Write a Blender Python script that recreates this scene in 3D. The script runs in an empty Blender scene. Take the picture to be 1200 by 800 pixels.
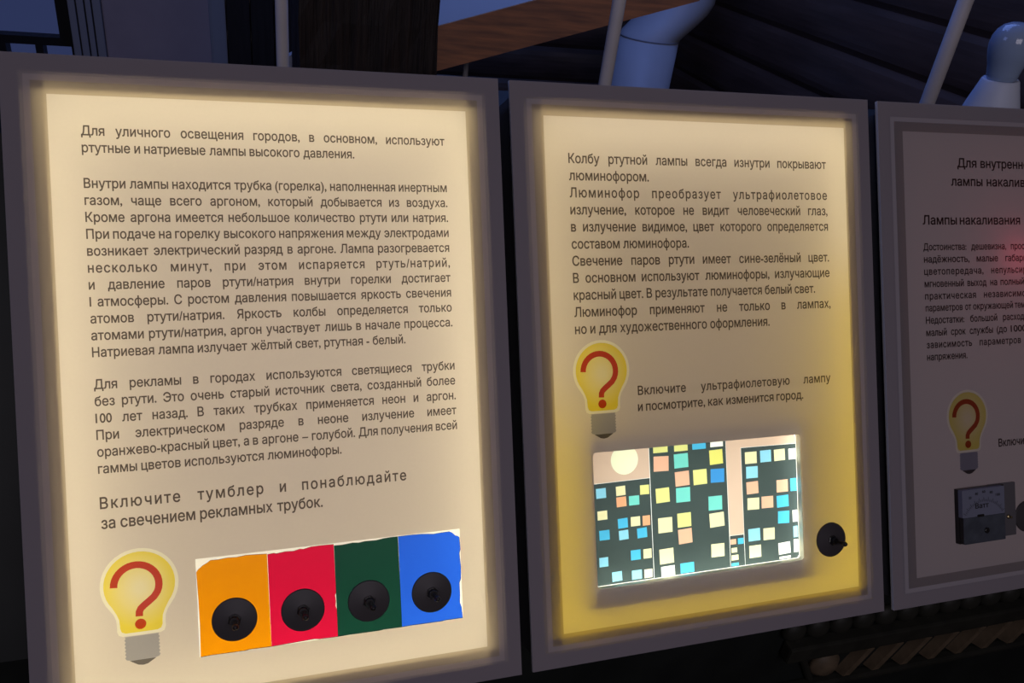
import bpy, bmesh, math, random
from mathutils import Vector, Matrix
from mathutils.geometry import delaunay_2d_cdt
random.seed(7)
SC = bpy.context.scene
COL = SC.collection
R = math.radians

# ------------------------------------------------------------------ camera, world, lights, exposure
CAM = Vector((0, 0, 1.6))
M = Matrix(((0.953577, -0.04359, 0.297978), (-0.276898, -0.515932, 0.810643), (0.118401, -0.85552, -0.50405)))
cd = bpy.data.cameras.new('camera'); cd.sensor_width = 36; cd.lens = 950 / 1200 * 36
cd.clip_start = 0.02
cam = bpy.data.objects.new('camera', cd); COL.objects.link(cam)
r, d, f = M.col[0], M.col[1], M.col[2]
cam.matrix_world = Matrix(((r.x, -d.x, -f.x, CAM.x), (r.y, -d.y, -f.y, CAM.y), (r.z, -d.z, -f.z, CAM.z), (0, 0, 0, 1)))
SC.camera = cam
SC.view_settings.view_transform = 'Standard'; SC.view_settings.look = 'None'
SC.view_settings.gamma = 1; SC.view_settings.exposure = 0; SC.view_settings.use_curve_mapping = False

w = bpy.data.worlds.new('dusk'); SC.world = w; w.use_nodes = True
w.node_tree.nodes['Background'].inputs[0].default_value = (0.030, 0.040, 0.105, 1)
w.node_tree.nodes['Background'].inputs[1].default_value = 1.0


def area(name, loc, tgt, size, power, color, size_y=None, parent=None, spread=180):
    l = bpy.data.lights.new(name, 'AREA'); l.energy = power; l.color = color; l.size = size
    if size_y: l.shape = 'RECTANGLE'; l.size_y = size_y
    l.spread = R(spread)
    o = bpy.data.objects.new(name, l); COL.objects.link(o); o.location = loc
    o.rotation_euler = (Vector(tgt) - Vector(loc)).to_track_quat('-Z', 'Y').to_euler()
    if parent: o.parent = parent
    return o


area('blue_ceiling_light', (0.9, 2.1, 2.62), (0.9, 2.3, 0), 1.3, 16, (0.20, 0.34, 1.0))
area('front_fill', (0.2, -1.3, 2.5), (0.5, 0.7, 1.1), 1.4, 19, (0.96, 0.86, 0.97))  # unseen soft fill added on the visitor's side to bring up the grey borders
area('blue_side_light', (-1.9, 1.2, 2.4), (0.4, 1.6, 1.0), 0.8, 5, (0.26, 0.38, 1.0))


# ------------------------------------------------------------------ helpers
def wat(px, py, Y):
    ray = M @ Vector(((px - 600) / 950, (py - 400) / 950, 1))
    return CAM + ray * (Y / ray.y)


def nodes(name):
    m = bpy.data.materials.new(name); m.use_nodes = True
    nt = m.node_tree
    for n in list(nt.nodes): nt.nodes.remove(n)
    out = nt.nodes.new('ShaderNodeOutputMaterial')
    return m, nt, out


def mat(name, col, rough=0.6, metal=0.0, spec=0.3, noise=0.0, scale=20, stretch=(1, 1, 1), col2=None, bump=0.0):
    m, nt, out = nodes(name)
    b = nt.nodes.new('ShaderNodeBsdfPrincipled')
    b.inputs['Base Color'].default_value = (*col, 1); b.inputs['Roughness'].default_value = rough
    b.inputs['Metallic'].default_value = metal; b.inputs['Specular IOR Level'].default_value = spec
    nt.links.new(b.outputs[0], out.inputs[0])
    if noise or col2 or bump:
        tc = nt.nodes.new('ShaderNodeTexCoord'); mp = nt.nodes.new('ShaderNodeMapping')
        mp.inputs['Scale'].default_value = stretch
        nz = nt.nodes.new('ShaderNodeTexNoise'); nz.inputs['Scale'].default_value = scale; nz.inputs['Detail'].default_value = 6
        nt.links.new(tc.outputs['Object'], mp.inputs[0]); nt.links.new(mp.outputs[0], nz.inputs['Vector'])
        rp = nt.nodes.new('ShaderNodeValToRGB')
        c2 = col2 or tuple(c * (1 - noise) for c in col)
        rp.color_ramp.elements[0].position = 0.35; rp.color_ramp.elements[1].position = 0.68
        rp.color_ramp.elements[0].color = (*c2, 1); rp.color_ramp.elements[1].color = (*col, 1)
        nt.links.new(nz.outputs[0], rp.inputs[0]); nt.links.new(rp.outputs[0], b.inputs['Base Color'])
        if bump:
            bp = nt.nodes.new('ShaderNodeBump'); bp.inputs['Strength'].default_value = bump; bp.inputs['Distance'].default_value = 0.01
            nt.links.new(nz.outputs[0], bp.inputs['Height']); nt.links.new(bp.outputs[0], b.inputs['Normal'])
    return m


def film(name, tcol, dcol, t=0.55, noise=0.05):
    """printed translucent sheet: part reflects, part lets the lamps behind it through"""
    m, nt, out = nodes(name)
    df = nt.nodes.new('ShaderNodeBsdfDiffuse'); tr = nt.nodes.new('ShaderNodeBsdfTranslucent'); mx = nt.nodes.new('ShaderNodeMixShader')
    df.inputs[0].default_value = (*dcol, 1); tr.inputs[0].default_value = (*tcol, 1); mx.inputs[0].default_value = t
    nt.links.new(df.outputs[0], mx.inputs[1]); nt.links.new(tr.outputs[0], mx.inputs[2]); nt.links.new(mx.outputs[0], out.inputs[0])
    if noise:
        tc = nt.nodes.new('ShaderNodeTexCoord'); nz = nt.nodes.new('ShaderNodeTexNoise'); nz.inputs['Scale'].default_value = 350
        nz.inputs['Detail'].default_value = 3
        rp = nt.nodes.new('ShaderNodeValToRGB')
        rp.color_ramp.elements[0].color = (*(c * (1 - noise) for c in tcol), 1); rp.color_ramp.elements[1].color = (*tcol, 1)
        nt.links.new(tc.outputs['Object'], nz.inputs['Vector']); nt.links.new(nz.outputs[0], rp.inputs[0]); nt.links.new(rp.outputs[0], tr.inputs[0])
    return m


def ink(name, col, gloss=0.0):
    m, nt, out = nodes(name)
    t = nt.nodes.new('ShaderNodeBsdfTransparent'); t.inputs[0].default_value = (*col, 1)
    if gloss:
        g = nt.nodes.new('ShaderNodeBsdfGlossy'); g.inputs['Roughness'].default_value = 0.25
        mx = nt.nodes.new('ShaderNodeMixShader'); mx.inputs[0].default_value = gloss
        nt.links.new(t.outputs[0], mx.inputs[1]); nt.links.new(g.outputs[0], mx.inputs[2]); nt.links.new(mx.outputs[0], out.inputs[0])
    else:
        nt.links.new(t.outputs[0], out.inputs[0])
    return m


def obj(name, bm, m, parent=None, smooth=False):
    me = bpy.data.meshes.new(name)
    if isinstance(bm, bmesh.types.BMesh):
        bm.normal_update(); bm.to_mesh(me); bm.free()
    else:
        me = bm; me.name = name
    for x in (m if isinstance(m, (list, tuple)) else [m]): me.materials.append(x)
    o = bpy.data.objects.new(name, me); COL.objects.link(o)
    if smooth:
        for p in me.polygons: p.use_smooth = True
    if parent: o.parent = parent
    return o


def tag(o, label, cat, group=None):
    o['label'] = label; o['category'] = cat
    if group: o['group'] = group
    return o


def thing(name, label, cat, loc=(0, 0, 0), rot=(0, 0, 0), group=None):
    o = bpy.data.objects.new(name, None); COL.objects.link(o); o.location = loc; o.rotation_euler = rot
    o.empty_display_size = 0.05
    return tag(o, label, cat, group)


def struct(o, label=None, cat=None):
    o['kind'] = 'structure'
    if label: o['label'] = label
    if cat: o['category'] = cat
    return o


def box(bm, a, b, mi=0, bevel=0.0):
    vs = [bm.verts.new((x, y, z)) for x in (a[0], b[0]) for y in (a[1], b[1]) for z in (a[2], b[2])]
    fs = []
    for q in ((0, 1, 3, 2), (4, 6, 7, 5), (0, 4, 5, 1), (2, 3, 7, 6), (0, 2, 6, 4), (1, 5, 7, 3)):
        fc = bm.faces.new([vs[i] for i in q]); fc.material_index = mi; fs.append(fc)
    bmesh.ops.recalc_face_normals(bm, faces=fs)
    if bevel:
        es = list({e for fc in fs for e in fc.edges})
        bmesh.ops.bevel(bm, geom=es, offset=bevel, segments=2, affect='EDGES', profile=0.6)


def boxes(name, lst, m, parent=None, bevel=0.0):
    bm = bmesh.new()
    for a, b in lst: box(bm, a, b, bevel=bevel)
    return obj(name, bm, m, parent)


def lathe(bm, prof, n=32, mtx=None, cap=True):
    """profile of (radius, height) revolved about local z"""
    mtx = mtx or Matrix.Identity(4)
    rings = []
    for rr, z in prof:
        if rr < 1e-6:
            rings.append([bm.verts.new(mtx @ Vector((0, 0, z)))])
        else:
            rings.append([bm.verts.new(mtx @ Vector((rr * math.cos(2 * math.pi * i / n), rr * math.sin(2 * math.pi * i / n), z))) for i in range(n)])
    for a, b in zip(rings, rings[1:]):
        for i in range(n):
            j = (i + 1) % n
            if len(a) == 1 and len(b) == 1: continue
            if len(a) == 1: bm.faces.new((a[0], b[i], b[j]))
            elif len(b) == 1: bm.faces.new((a[i], a[j], b[0]))
            else: bm.faces.new((a[i], a[j], b[j], b[i]))
    if cap:
        for rg in (rings[0], rings[-1]):
            if len(rg) > 1: bm.faces.new(rg)
    bmesh.ops.recalc_face_normals(bm, faces=bm.faces[:])


def tube(bm, pts, rad, n=24):
    """round tube through points with mitred joints"""
    pts = [Vector(p) for p in pts]
    rings = []
    up = Vector((0.13, 0.98, 0.1)).normalized()
    for i, p in enumerate(pts):
        t0 = (pts[i] - pts[i - 1]).normalized() if i else (pts[1] - pts[0]).normalized()
        t1 = (pts[i + 1] - pts[i]).normalized() if i < len(pts) - 1 else t0
        t = (t0 + t1).normalized()
        k = 1 / max(0.4, t.dot(t0))
        bend = (t1 - t0)
        a = t.cross(up).normalized(); b = t.cross(a).normalized()
        ring = []
        for j in range(n):
            v = a * math.cos(2 * math.pi * j / n) * rad + b * math.sin(2 * math.pi * j / n) * rad
            if bend.length > 1e-4:
                bd = (bend - t * bend.dot(t)).normalized(); v += bd * v.dot(bd) * (k - 1)
            ring.append(bm.verts.new(p + v))
        rings.append(ring)
    for a, b in zip(rings, rings[1:]):
        for i in range(n):
            j = (i + 1) % n
            bm.faces.new((a[i], a[j], b[j], b[i]))
    bm.faces.new(rings[0]); bm.faces.new(rings[-1])
    bmesh.ops.recalc_face_normals(bm, faces=bm.faces[:])


W, H = 450.0, 616.9          # light box face, millimetres


def P(x, y, z=0.0):          # face millimetres (from the top left corner) -> local metres of a panel
    return Vector(((x - W / 2) / 1000, (H - y) / 1000, z / 1000))


def fill(loops, z=0.0):
    """flat sheet with holes: first loop outline, the others holes, in face millimetres"""
    cu = bpy.data.curves.new('outline', 'CURVE'); cu.dimensions = '2D'; cu.fill_mode = 'BOTH'
    for lp in loops:
        s = cu.splines.new('POLY'); s.points.add(len(lp) - 1); s.use_cyclic_u = True
        for q, (x, y) in zip(s.points, lp):
            v = P(x, y); q.co = (v.x, v.y, 0, 1)
    o = bpy.data.objects.new('outline', cu); COL.objects.link(o)
    dg = bpy.context.evaluated_depsgraph_get()
    me = bpy.data.meshes.new_from_object(o.evaluated_get(dg))
    bpy.data.objects.remove(o); bpy.data.curves.remove(cu)
    bm = bmesh.new(); bm.from_mesh(me); bpy.data.meshes.remove(me)
    for v in bm.verts: v.co.z = z / 1000
    for fc in bm.faces:
        if fc.normal.z < 0: fc.normal_flip()
    return bm


def rect(x0, y0, x1, y1, r=0.0):
    if not r: return [(x0, y0), (x1, y0), (x1, y1), (x0, y1)]
    out = []
    for cx, cy, a0 in ((x1 - r, y0 + r, -90), (x1 - r, y1 - r, 0), (x0 + r, y1 - r, 90), (x0 + r, y0 + r, 180)):
        for k in range(6):
            a = R(a0 + k * 18); out.append((cx + r * math.cos(a), cy + r * math.sin(a)))
    return out


def slab(bm, lp, z0, z1):
    """extruded outline between two heights above the face"""
    a = [bm.verts.new(P(x, y, z0)) for x, y in lp]; b = [bm.verts.new(P(x, y, z1)) for x, y in lp]
    bm.faces.new(a[::-1]); bm.faces.new(b)
    for i in range(len(lp)):
        j = (i + 1) % len(lp); bm.faces.new((a[i], a[j], b[j], b[i]))
    bmesh.ops.recalc_face_normals(bm, faces=bm.faces[:])


# ---- lettering
TEXT_SX = 0.86


def words_mesh(jobs, bold=0.017):
    """jobs: list of (word, em_mm, tracking) -> list of (verts, faces) in mm; overlapping contours are united"""
    objs = []
    for wd, em, tr in jobs:
        cu = bpy.data.curves.new('w', 'FONT'); cu.body = wd; cu.size = em; cu.space_character = tr
        o = bpy.data.objects.new('w', cu); COL.objects.link(o); objs.append((o, em))
    bpy.context.view_layer.update()
    dg = bpy.context.evaluated_depsgraph_get()
    res = []
    for o, em in objs:
        cc = o.to_curve(dg)
        loops = []
        for s in cc.splines:
            bp = s.bezier_points; pts = []
            for i in range(len(bp)):
                p, q = bp[i], bp[(i + 1) % len(bp)]
                a, b, c, d_ = p.co, p.handle_right, q.handle_left, q.co
                straight = (b - a).cross(d_ - a).length < 1e-4 * em * em and (c - a).cross(d_ - a).length < 1e-4 * em * em
                for k in range(1 if straight else 4):
                    t = k / 4; u = 1 - t
                    v = a * u ** 3 + b * (3 * u * u * t) + c * (3 * u * t * t) + d_ * t ** 3
                    pts.append((v.x, v.y))
            cl = []
            for p in pts:
                if not cl or math.hypot(p[0] - cl[-1][0], p[1] - cl[-1][1]) > 1e-3 * em: cl.append(p)
            if len(cl) > 2 and math.hypot(cl[0][0] - cl[-1][0], cl[0][1] - cl[-1][1]) < 1e-3 * em: cl.pop()
            if len(cl) > 2: loops.append(cl)
        o.to_curve_clear()
        def inside(p, l):
            r_ = False
            for i in range(len(l)):
                (ax, ay), (bx, by) = l[i - 1], l[i]
                if (ay > p[1]) != (by > p[1]) and p[0] < (bx - ax) * (p[1] - ay) / (by - ay) + ax: r_ = not r_
            return r_
        vs, fs, sign = [], [], []
        for li, l in enumerate(loops):
            n = len(l); base = len(vs)
            hole = any(lj != li and all(inside(p, m_) for p in l) for lj, m_ in enumerate(loops))
            ar = sum(l[i - 1][0] * l[i][1] - l[i][0] * l[i - 1][1] for i in range(n))
            if ar < 0: l = l[::-1]
            sg = -1 if hole else 1
            for i in range(n):
                (ax, ay), (x, y), (bx, by) = l[i - 1], l[i], l[(i + 1) % n]
                d1 = math.hypot(x - ax, y - ay); d2 = math.hypot(bx - x, by - y)
                nx = (y - ay) / d1 + (by - y) / d2; ny = -(x - ax) / d1 - (bx - x) / d2
                nl = math.hypot(nx, ny) or 1; k = min(1.5, 2 / nl) * sg * bold * em
                vs.append(Vector((x + nx / nl * k, y + ny / nl * k)))
            fs.append(list(range(base, base + n))); sign.append(-1 if hole else 1)
        eds = [(q[i - 1], q[i]) for q in fs for i in range(len(q))]
        V, E_, F, ov, oe, of = delaunay_2d_cdt(vs, eds, [], 0, 1e-5, True)
        polys = [[(vs[i].x, vs[i].y) for i in q] for q in fs]
        bb = [(min(p[0] for p in q), max(p[0] for p in q), min(p[1] for p in q), max(p[1] for p in q)) for q in polys]

        def winding(x, y):
            tot = 0
            for q, bx, sn in zip(polys, bb, sign):
                if not (bx[0] <= x <= bx[1] and bx[2] <= y <= bx[3]): continue
                for i in range(len(q)):
                    (ax, ay), (cx_, cy_) = q[i - 1], q[i]
                    if (ay > y) != (cy_ > y) and x < (cx_ - ax) * (y - ay) / (cy_ - ay) + ax: tot += sn if cy_ > ay else -sn
            return tot
        keep = [tuple(fc) for fc in F if winding(sum(V[i].x for i in fc) / len(fc), sum(V[i].y for i in fc) / len(fc)) > 0]
        used = sorted({i for fc in keep for i in fc}); rm = {u: i for i, u in enumerate(used)}
        res.append(([(V[i].x, V[i].y) for i in used], [tuple(rm[i] for i in fc) for fc in keep]))
    for o, em in objs:
        cu = o.data; bpy.data.objects.remove(o); bpy.data.curves.remove(cu)
    return res


def lettering(name, parent, m, lines, z=0.35, sx=TEXT_SX):
    """lines: (text, x0, x1|None, baseline, em, tracking) or ([(word, x0, x1), ...], baseline, em)"""
    jobs = []
    for ln in lines:
        if isinstance(ln[0], str):
            for wd in ln[0].split(): jobs.append((wd, ln[4], ln[5]))
        else:
            for q in ln[0]: jobs.append((q[0], ln[2], q[3] if len(q) > 3 else 1.0))
    res = words_mesh(jobs); k = 0
    bm = bmesh.new()

    def put(vf, x0, scale, yb):
        vs, fs = vf; mn = min(v[0] for v in vs)
        bv = [bm.verts.new(P(x0 + (x - mn) * scale, yb - y, z)) for x, y in vs]
        for fc in fs:
            try: bm.faces.new([bv[i] for i in fc])
            except ValueError: pass

    def wid(vf): return max(v[0] for v in vf[0]) - min(v[0] for v in vf[0])
    for ln in lines:
        if isinstance(ln[0], str):
            n = len(ln[0].split()); ws = res[k:k + n]; k += n
            s = sx; tot = sum(wid(q) for q in ws) * s
            if len(ln) > 6:
                gap = ln[4] * 0.29; s = (ln[2] - ln[1] - gap * (n - 1)) / tot * s
            elif ln[2] is not None and n > 1:
                gap = (ln[2] - ln[1] - tot) / (n - 1); mg = ln[4] * 0.17
                if gap < mg:
                    s *= (ln[2] - ln[1] - mg * (n - 1)) / tot; gap = mg
            else: gap = ln[4] * 0.24
            x = ln[1]
            for q in ws: put(q, x, s, ln[3]); x += wid(q) * s + gap
        else:
            for q in ln[0]:
                vf = res[k]; k += 1
                put(vf, q[1], (q[2] - q[1]) / wid(vf), ln[1])
    for fc in bm.faces:
        if fc.normal.z < 0: fc.normal_flip()
    return obj(name, bm, m, parent)


# ------------------------------------------------------------------ materials
m_housing = mat('dark_grey_housing', (0.10, 0.102, 0.115), 0.55, noise=0.2, scale=40)
m_liner = mat('white_liner', (0.75, 0.74, 0.7), 0.8)
m_edge = mat('pale_acrylic_edge', (0.75, 0.75, 0.78), 0.4)
m_black = mat('black_plastic', (0.012, 0.011, 0.011), 0.35, spec=0.4)
m_disc = mat('matt_black_disc', (0.042, 0.037, 0.040), 0.5, spec=0.35)
m_border = film('grey_printed_border', (0.40, 0.32, 0.29), (0.37, 0.35, 0.40), 0.5, 0.03)
m_line = film('pale_border_line', (0.40, 0.29, 0.21), (0.55, 0.52, 0.58), 0.5, 0.03)
m_inner = film('darker_inner_border', (0.55, 0.43, 0.30), (0.30, 0.28, 0.31), 0.55, 0.03)
m_field = film('cream_printed_sheet', (0.72, 0.62, 0.53), (0.62, 0.57, 0.60), 0.55, 0.06)
m_white = film('clear_white_sheet', (0.98, 0.96, 0.95), (0.8, 0.8, 0.75), 0.78, 0.0)
m_pale = film('pale_cream_print', (0.84, 0.78, 0.62), (0.78, 0.74, 0.66), 0.57, 0.0)
m_city = film('picture_sheet', (0.98, 0.98, 0.98), (0.8, 0.8, 0.8), 0.6, 0.0)
m_text = ink('dark_grey_ink', (0.175, 0.155, 0.16))
m_grey = ink('grey_ink', (0.56, 0.60, 0.70))
m_dgrey = ink('dark_tip_ink', (0.24, 0.24, 0.26))
m_red = ink('red_ink', (0.66, 0.10, 0.17))


def yellow_ink(name='yellow_ink', edge=(0.98, 0.84, 0.14, 1), mid=(1, 0.95, 0.78, 1)):
    m, nt, out = nodes(name)
    t = nt.nodes.new('ShaderNodeBsdfTransparent'); tc = nt.nodes.new('ShaderNodeTexCoord')
    vm = nt.nodes.new('ShaderNodeVectorMath'); vm.operation = 'LENGTH'
    mp = nt.nodes.new('ShaderNodeMapping'); mp.inputs['Scale'].default_value = (1, 0.85, 1)
    rp = nt.nodes.new('ShaderNodeValToRGB'); e = rp.color_ramp.elements
    e[0].position = 0.10; e[0].color = mid; e[1].position = 0.9; e[1].color = edge
    ml = nt.nodes.new('ShaderNodeMath'); ml.operation = 'MULTIPLY'; ml.inputs[1].default_value = 29
    nt.links.new(tc.outputs['Object'], mp.inputs[0]); nt.links.new(mp.outputs[0], vm.inputs[0]); nt.links.new(vm.outputs['Value'], ml.inputs[0])
    nt.links.new(ml.outputs[0], rp.inputs[0]); nt.links.new(rp.outputs[0], t.inputs[0]); nt.links.new(t.outputs[0], out.inputs[0])
    return m


m_yellow = yellow_ink()
m_yellow_unlit = yellow_ink('unlit_yellow_ink', (0.93, 0.87, 0.42, 1), (0.98, 0.93, 0.80, 1))  # same yellow print; the look without backlight is put into the colour
m_red_unlit = ink('unlit_red_ink', (0.66, 0.24, 0.24))  # same red print, its unlit look put into the ink colour

# ------------------------------------------------------------------ room shell
m_log = mat('dark_varnished_logs', (0.085, 0.052, 0.040), 0.34, spec=0.7, scale=5, stretch=(1, 0.6, 5), col2=(0.05, 0.031, 0.024), bump=0.25)
m_floor = mat('dark_floor_boards', (0.045, 0.028, 0.018), 0.4, scale=7, stretch=(8, 0.6, 1), col2=(0.02, 0.012, 0.008), bump=0.2)
m_plaster = mat('dark_ceiling_paint', (0.06, 0.06, 0.07), 0.8, noise=0.2)
XL, XR, YF, YB, ZC = -2.5, 2.1, -2.4, 4.2, 2.75
bm = bmesh.new(); n = 24
for i in range(n):
    x0 = XL - 0.2 + (XR - XL + 0.4) * i / n; x1 = XL - 0.2 + (XR - XL + 0.4) * (i + 1) / n - 0.004
    box(bm, (x0, YF - 0.2, -0.05), (x1, YB + 0.2, 0), bevel=0.002)
box(bm, (XL - 0.2, YF - 0.2, -0.10), (XR + 0.2, YB + 0.2, -0.051))
struct(obj('floor', bm, m_floor), 'dark board floor', 'floor')
struct(boxes('ceiling', [((XL - 0.2, YF - 0.2, ZC), (XR + 0.2, YB + 0.2, ZC + 0.1))], m_plaster), 'dark ceiling', 'ceiling')


def log_profile(bm, z0, z1, along, a0, a1, face, sgn):
    """one half-round log course; along: axis index, face: coordinate of the wall face"""
    k = 8; hh = (z1 - z0) / 2; pr = []
    for i in range(k + 1):
        t = -1 + 2 * i / k
        pr.append((0.035 * math.sqrt(max(0, 1 - (t * 0.96) ** 2)), z0 + hh * (1 + t)))
    va, vb = [], []
    for dpt, z in pr:
        for lst, a in ((va, a0), (vb, a1)):
            c = [0, 0, z]; c[along] = a; c[1 - along] = face + sgn * (dpt - 0.036); lst.append(bm.verts.new(c))
    for i in range(k): bm.faces.new((va[i], va[i + 1], vb[i + 1], vb[i]))


def log_wall(name, along, a0, a1, face, sgn, th, hole=None):
    bm = bmesh.new()
    z = 0.095
    courses = [(0, z)]
    while z < ZC: courses.append((z, min(z + 0.175, ZC))); z += 0.175
    for z0, z1 in courses:
        segs = [(a0, a1)]
        if hole and z0 < hole[3] and z1 > hole[2]: segs = [(a0, hole[0]), (hole[1], a1)]
        for s0, s1 in segs: log_profile(bm, z0, z1, along, s0, s1, face, sgn)
    def bk(s0, s1, z0, z1):
        a = [0, 0, z0]; b = [0, 0, z1]; a[along] = s0; b[along] = s1
        a[1 - along] = face - sgn * 0.036; b[1 - along] = face - sgn * th
        box(bm, [min(p, q) for p, q in zip(a, b)], [max(p, q) for p, q in zip(a, b)])
    if hole:
        bk(a0, hole[0], 0, ZC); bk(hole[1], a1, 0, ZC); bk(hole[0], hole[1], hole[3], ZC)
        if hole[2] > 0: bk(hole[0], hole[1], 0, hole[2])
    else: bk(a0, a1, 0, ZC)
    bmesh.ops.recalc_face_normals(bm, faces=bm.faces[:])
    return obj(name, bm, m_log)


WIN = (-2.1, -0.70, 0.03, 1.95)
struct(log_wall('wall_right', 1, YF, YB, XR, -1, 0.2), 'dark varnished log wall on the right', 'wall')
struct(log_wall('wall_back', 0, XL, XR, YB, -1, 0.2, WIN), 'dark log wall at the back', 'wall')
struct(boxes('wall_left', [((XL - 0.2, YF, 0), (XL, YB, ZC))], m_log), 'dark timber wall on the left', 'wall')
struct(boxes('wall_front', [((XL, YF - 0.2, 0), (XR, YF, ZC))], m_plaster), 'dark wall behind the visitor', 'wall')

# glazed opening at the far left
m_wframe = mat('black_window_frame', (0.015, 0.014, 0.015), 0.5)
mg, nt, out = nodes('window_glass')
t_ = nt.nodes.new('ShaderNodeBsdfTransparent'); g_ = nt.nodes.new('ShaderNodeBsdfGlossy'); g_.inputs['Roughness'].default_value = 0.05
mx = nt.nodes.new('ShaderNodeMixShader'); mx.inputs[0].default_value = 0.06
t_.inputs[0].default_value = (0.95, 0.97, 1, 1)
nt.links.new(t_.outputs[0], mx.inputs[1]); nt.links.new(g_.outputs[0], mx.inputs[2]); nt.links.new(mx.outputs[0], out.inputs[0])
wn = bpy.data.objects.new('window_1', None); COL.objects.link(wn); wn.location = (0, YB, 0)
struct(wn, 'blue-lit glazed window with dark bars at the far left', 'window')
pan = [(-2.05, -0.783, 0.70, 1.88)]
for z0, z1 in ((0.38, 0.665), (0.06, 0.345)):
    x = -0.742
    while x > -2.05: pan.append((max(x - 0.115, -2.05), x, z0, z1)); x -= 0.145
bm = bmesh.new()
xs = sorted({-2.1, -0.70} | {p[0] for p in pan} | {p[1] for p in pan}); zs = sorted({0.03, 1.95} | {p[2] for p in pan} | {p[3] for p in pan})
for xa, xb in zip(xs, xs[1:]):
    for za, zb in zip(zs, zs[1:]):
        cx, cz = (xa + xb) / 2, (za + zb) / 2
        if any(p[0] < cx < p[1] and p[2] < cz < p[3] for p in pan): continue
        box(bm, (xa, -0.03, za), (xb, 0.05, zb))
bmesh.ops.remove_doubles(bm, verts=bm.verts[:], dist=1e-5)
obj('window_frame', bm, m_wframe, wn)
bm = bmesh.new()
for p in pan: box(bm, (p[0], 0.008, p[2]), (p[1], 0.012, p[3]))
obj('pane', bm, mg, wn)

# blue-grey door beside it, with fluted frame
m_door = mat('blue_grey_paint', (0.44, 0.35, 0.34), 0.5, noise=0.12, scale=5)
m_jamb = mat('grey_blue_jamb', (0.32, 0.31, 0.31), 0.5)
dr = bpy.data.objects.new('door_1', None); COL.objects.link(dr); dr.location = (-0.4, YB - 0.035, 0)
struct(dr, 'flat blue-grey door in the back wall', 'door')
boxes('door_leaf', [((-0.19, -0.05, 0.0), (0.25, 0.0, 2.0))], m_door, dr, 0.004)
bm = bmesh.new()
x = -0.32
for wd in (0.028, 0.028, 0.022, 0.032):
    box(bm, (x, -0.075, 0), (x + wd, 0, 2.06), bevel=0.004); x += wd + 0.006
box(bm, (-0.32, -0.03, 0), (-0.19, 0, 2.06))
box(bm, (-0.32, -0.08, 2.06), (0.32, 0, 2.14)); box(bm, (0.25, -0.03, 0), (0.32, 0, 2.06))
obj('door_frame', bm, m_jamb, dr)
bm = bmesh.new(); lathe(bm, [(0, 0), (0.012, 0), (0.012, 0.03), (0.028, 0.04), (0.028, 0.055), (0, 0.065)], 20, Matrix.Translation((0.2, -0.05, 1.0)) @ Matrix.Rotation(R(90), 4, 'X'))
obj('door_knob', bm, m_black, dr, True)

# dark vertical boards between the door and the timber post
m_trim = mat('dark_brown_boards', (0.030, 0.022, 0.018), 0.6, noise=0.4, scale=10, stretch=(6, 1, 0.5))
struct(boxes('trim_1', [((-0.075 + k * 0.105, YB - 0.08, 0), (0.026 + k * 0.105, YB - 0.04, 2.2)) for k in range(3)], m_trim, bevel=0.004), 'dark vertical boards beside the door', 'trim')

# ------------------------------------------------------------------ dark carved cabinet that carries the light boxes
m_cab = mat('black_green_wood', (0.014, 0.017, 0.016), 0.5, noise=0.4, scale=12)
m_carve = mat('dark_olive_wood', (0.022, 0.022, 0.017), 0.6, noise=0.4, scale=30)
m_slat = mat('worn_brown_wood', (0.13, 0.095, 0.06), 0.6, noise=0.4, scale=40)
TL = Vector((-0.20392, 0.81853, 1.40936))
R2 = Vector((0, -0.512943, -0.858423)); NN = Vector((0, 0.858423, -0.512943))
YC = 0.615
BACK = 0.098
q0 = TL + R2 * (H / 1000) + NN * BACK           # foot of the sloping back line
def slope(y): return q0.z + (y - q0.y) / 0.512943 * 0.858423
cab = thing('carved_cabinet', 'long dark carved wooden cabinet under the three light boxes', 'cabinet', (0.5, YC, 0))
prof = [(YC, 0.06), (YC, slope(YC)), (q0.y + (1.318 - q0.z) * 0.512943 / 0.858423, 1.318), (1.14, 1.318), (1.14, 0.06)]
bm = bmesh.new()
va = [bm.verts.new((-1.05, y - YC, z)) for y, z in prof]; vb = [bm.verts.new((1.28, y - YC, z)) for y, z in prof]
bm.faces.new(va); bm.faces.new(vb[::-1])
for i in range(5): bm.faces.new((va[i], vb[i], vb[(i + 1) % 5], va[(i + 1) % 5]))
bmesh.ops.recalc_face_normals(bm, faces=bm.faces[:])
obj('body', bm, m_cab, cab)
boxes('plinth', [((-1.07, -0.02, 0), (1.30, 0.545, 0.06))], m_cab, cab, 0.006)
boxes('moulding', [((0.20, -0.022, 0.665), (1.28, 0, 0.695)), ((0.20, -0.016, 0.58), (1.28, 0, 0.592)), ((-1.05, -0.012, 0.10), (1.28, 0, 0.13))], m_carve, cab, 0.004)
bm0 = bmesh.new()
bmesh.ops.create_uvsphere(bm0, u_segments=20, v_segments=12, radius=1)
for v in bm0.verts: v.co = Vector((v.co.x * 0.0190, v.co.y * 0.012, v.co.z * 0.02 * (1.0 if v.co.z > 0 else 0.8)))
lob = obj('lobe', bm0, m_carve, cab, True)
x = 0.205
first = True
while x < 0.78:
    o = lob if first else lob.copy()
    if not first: COL.objects.link(o); o.parent = cab
    first = False
    o.location = (x, -0.006, 0.717); x += 0.0395
sl0 = None
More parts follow.
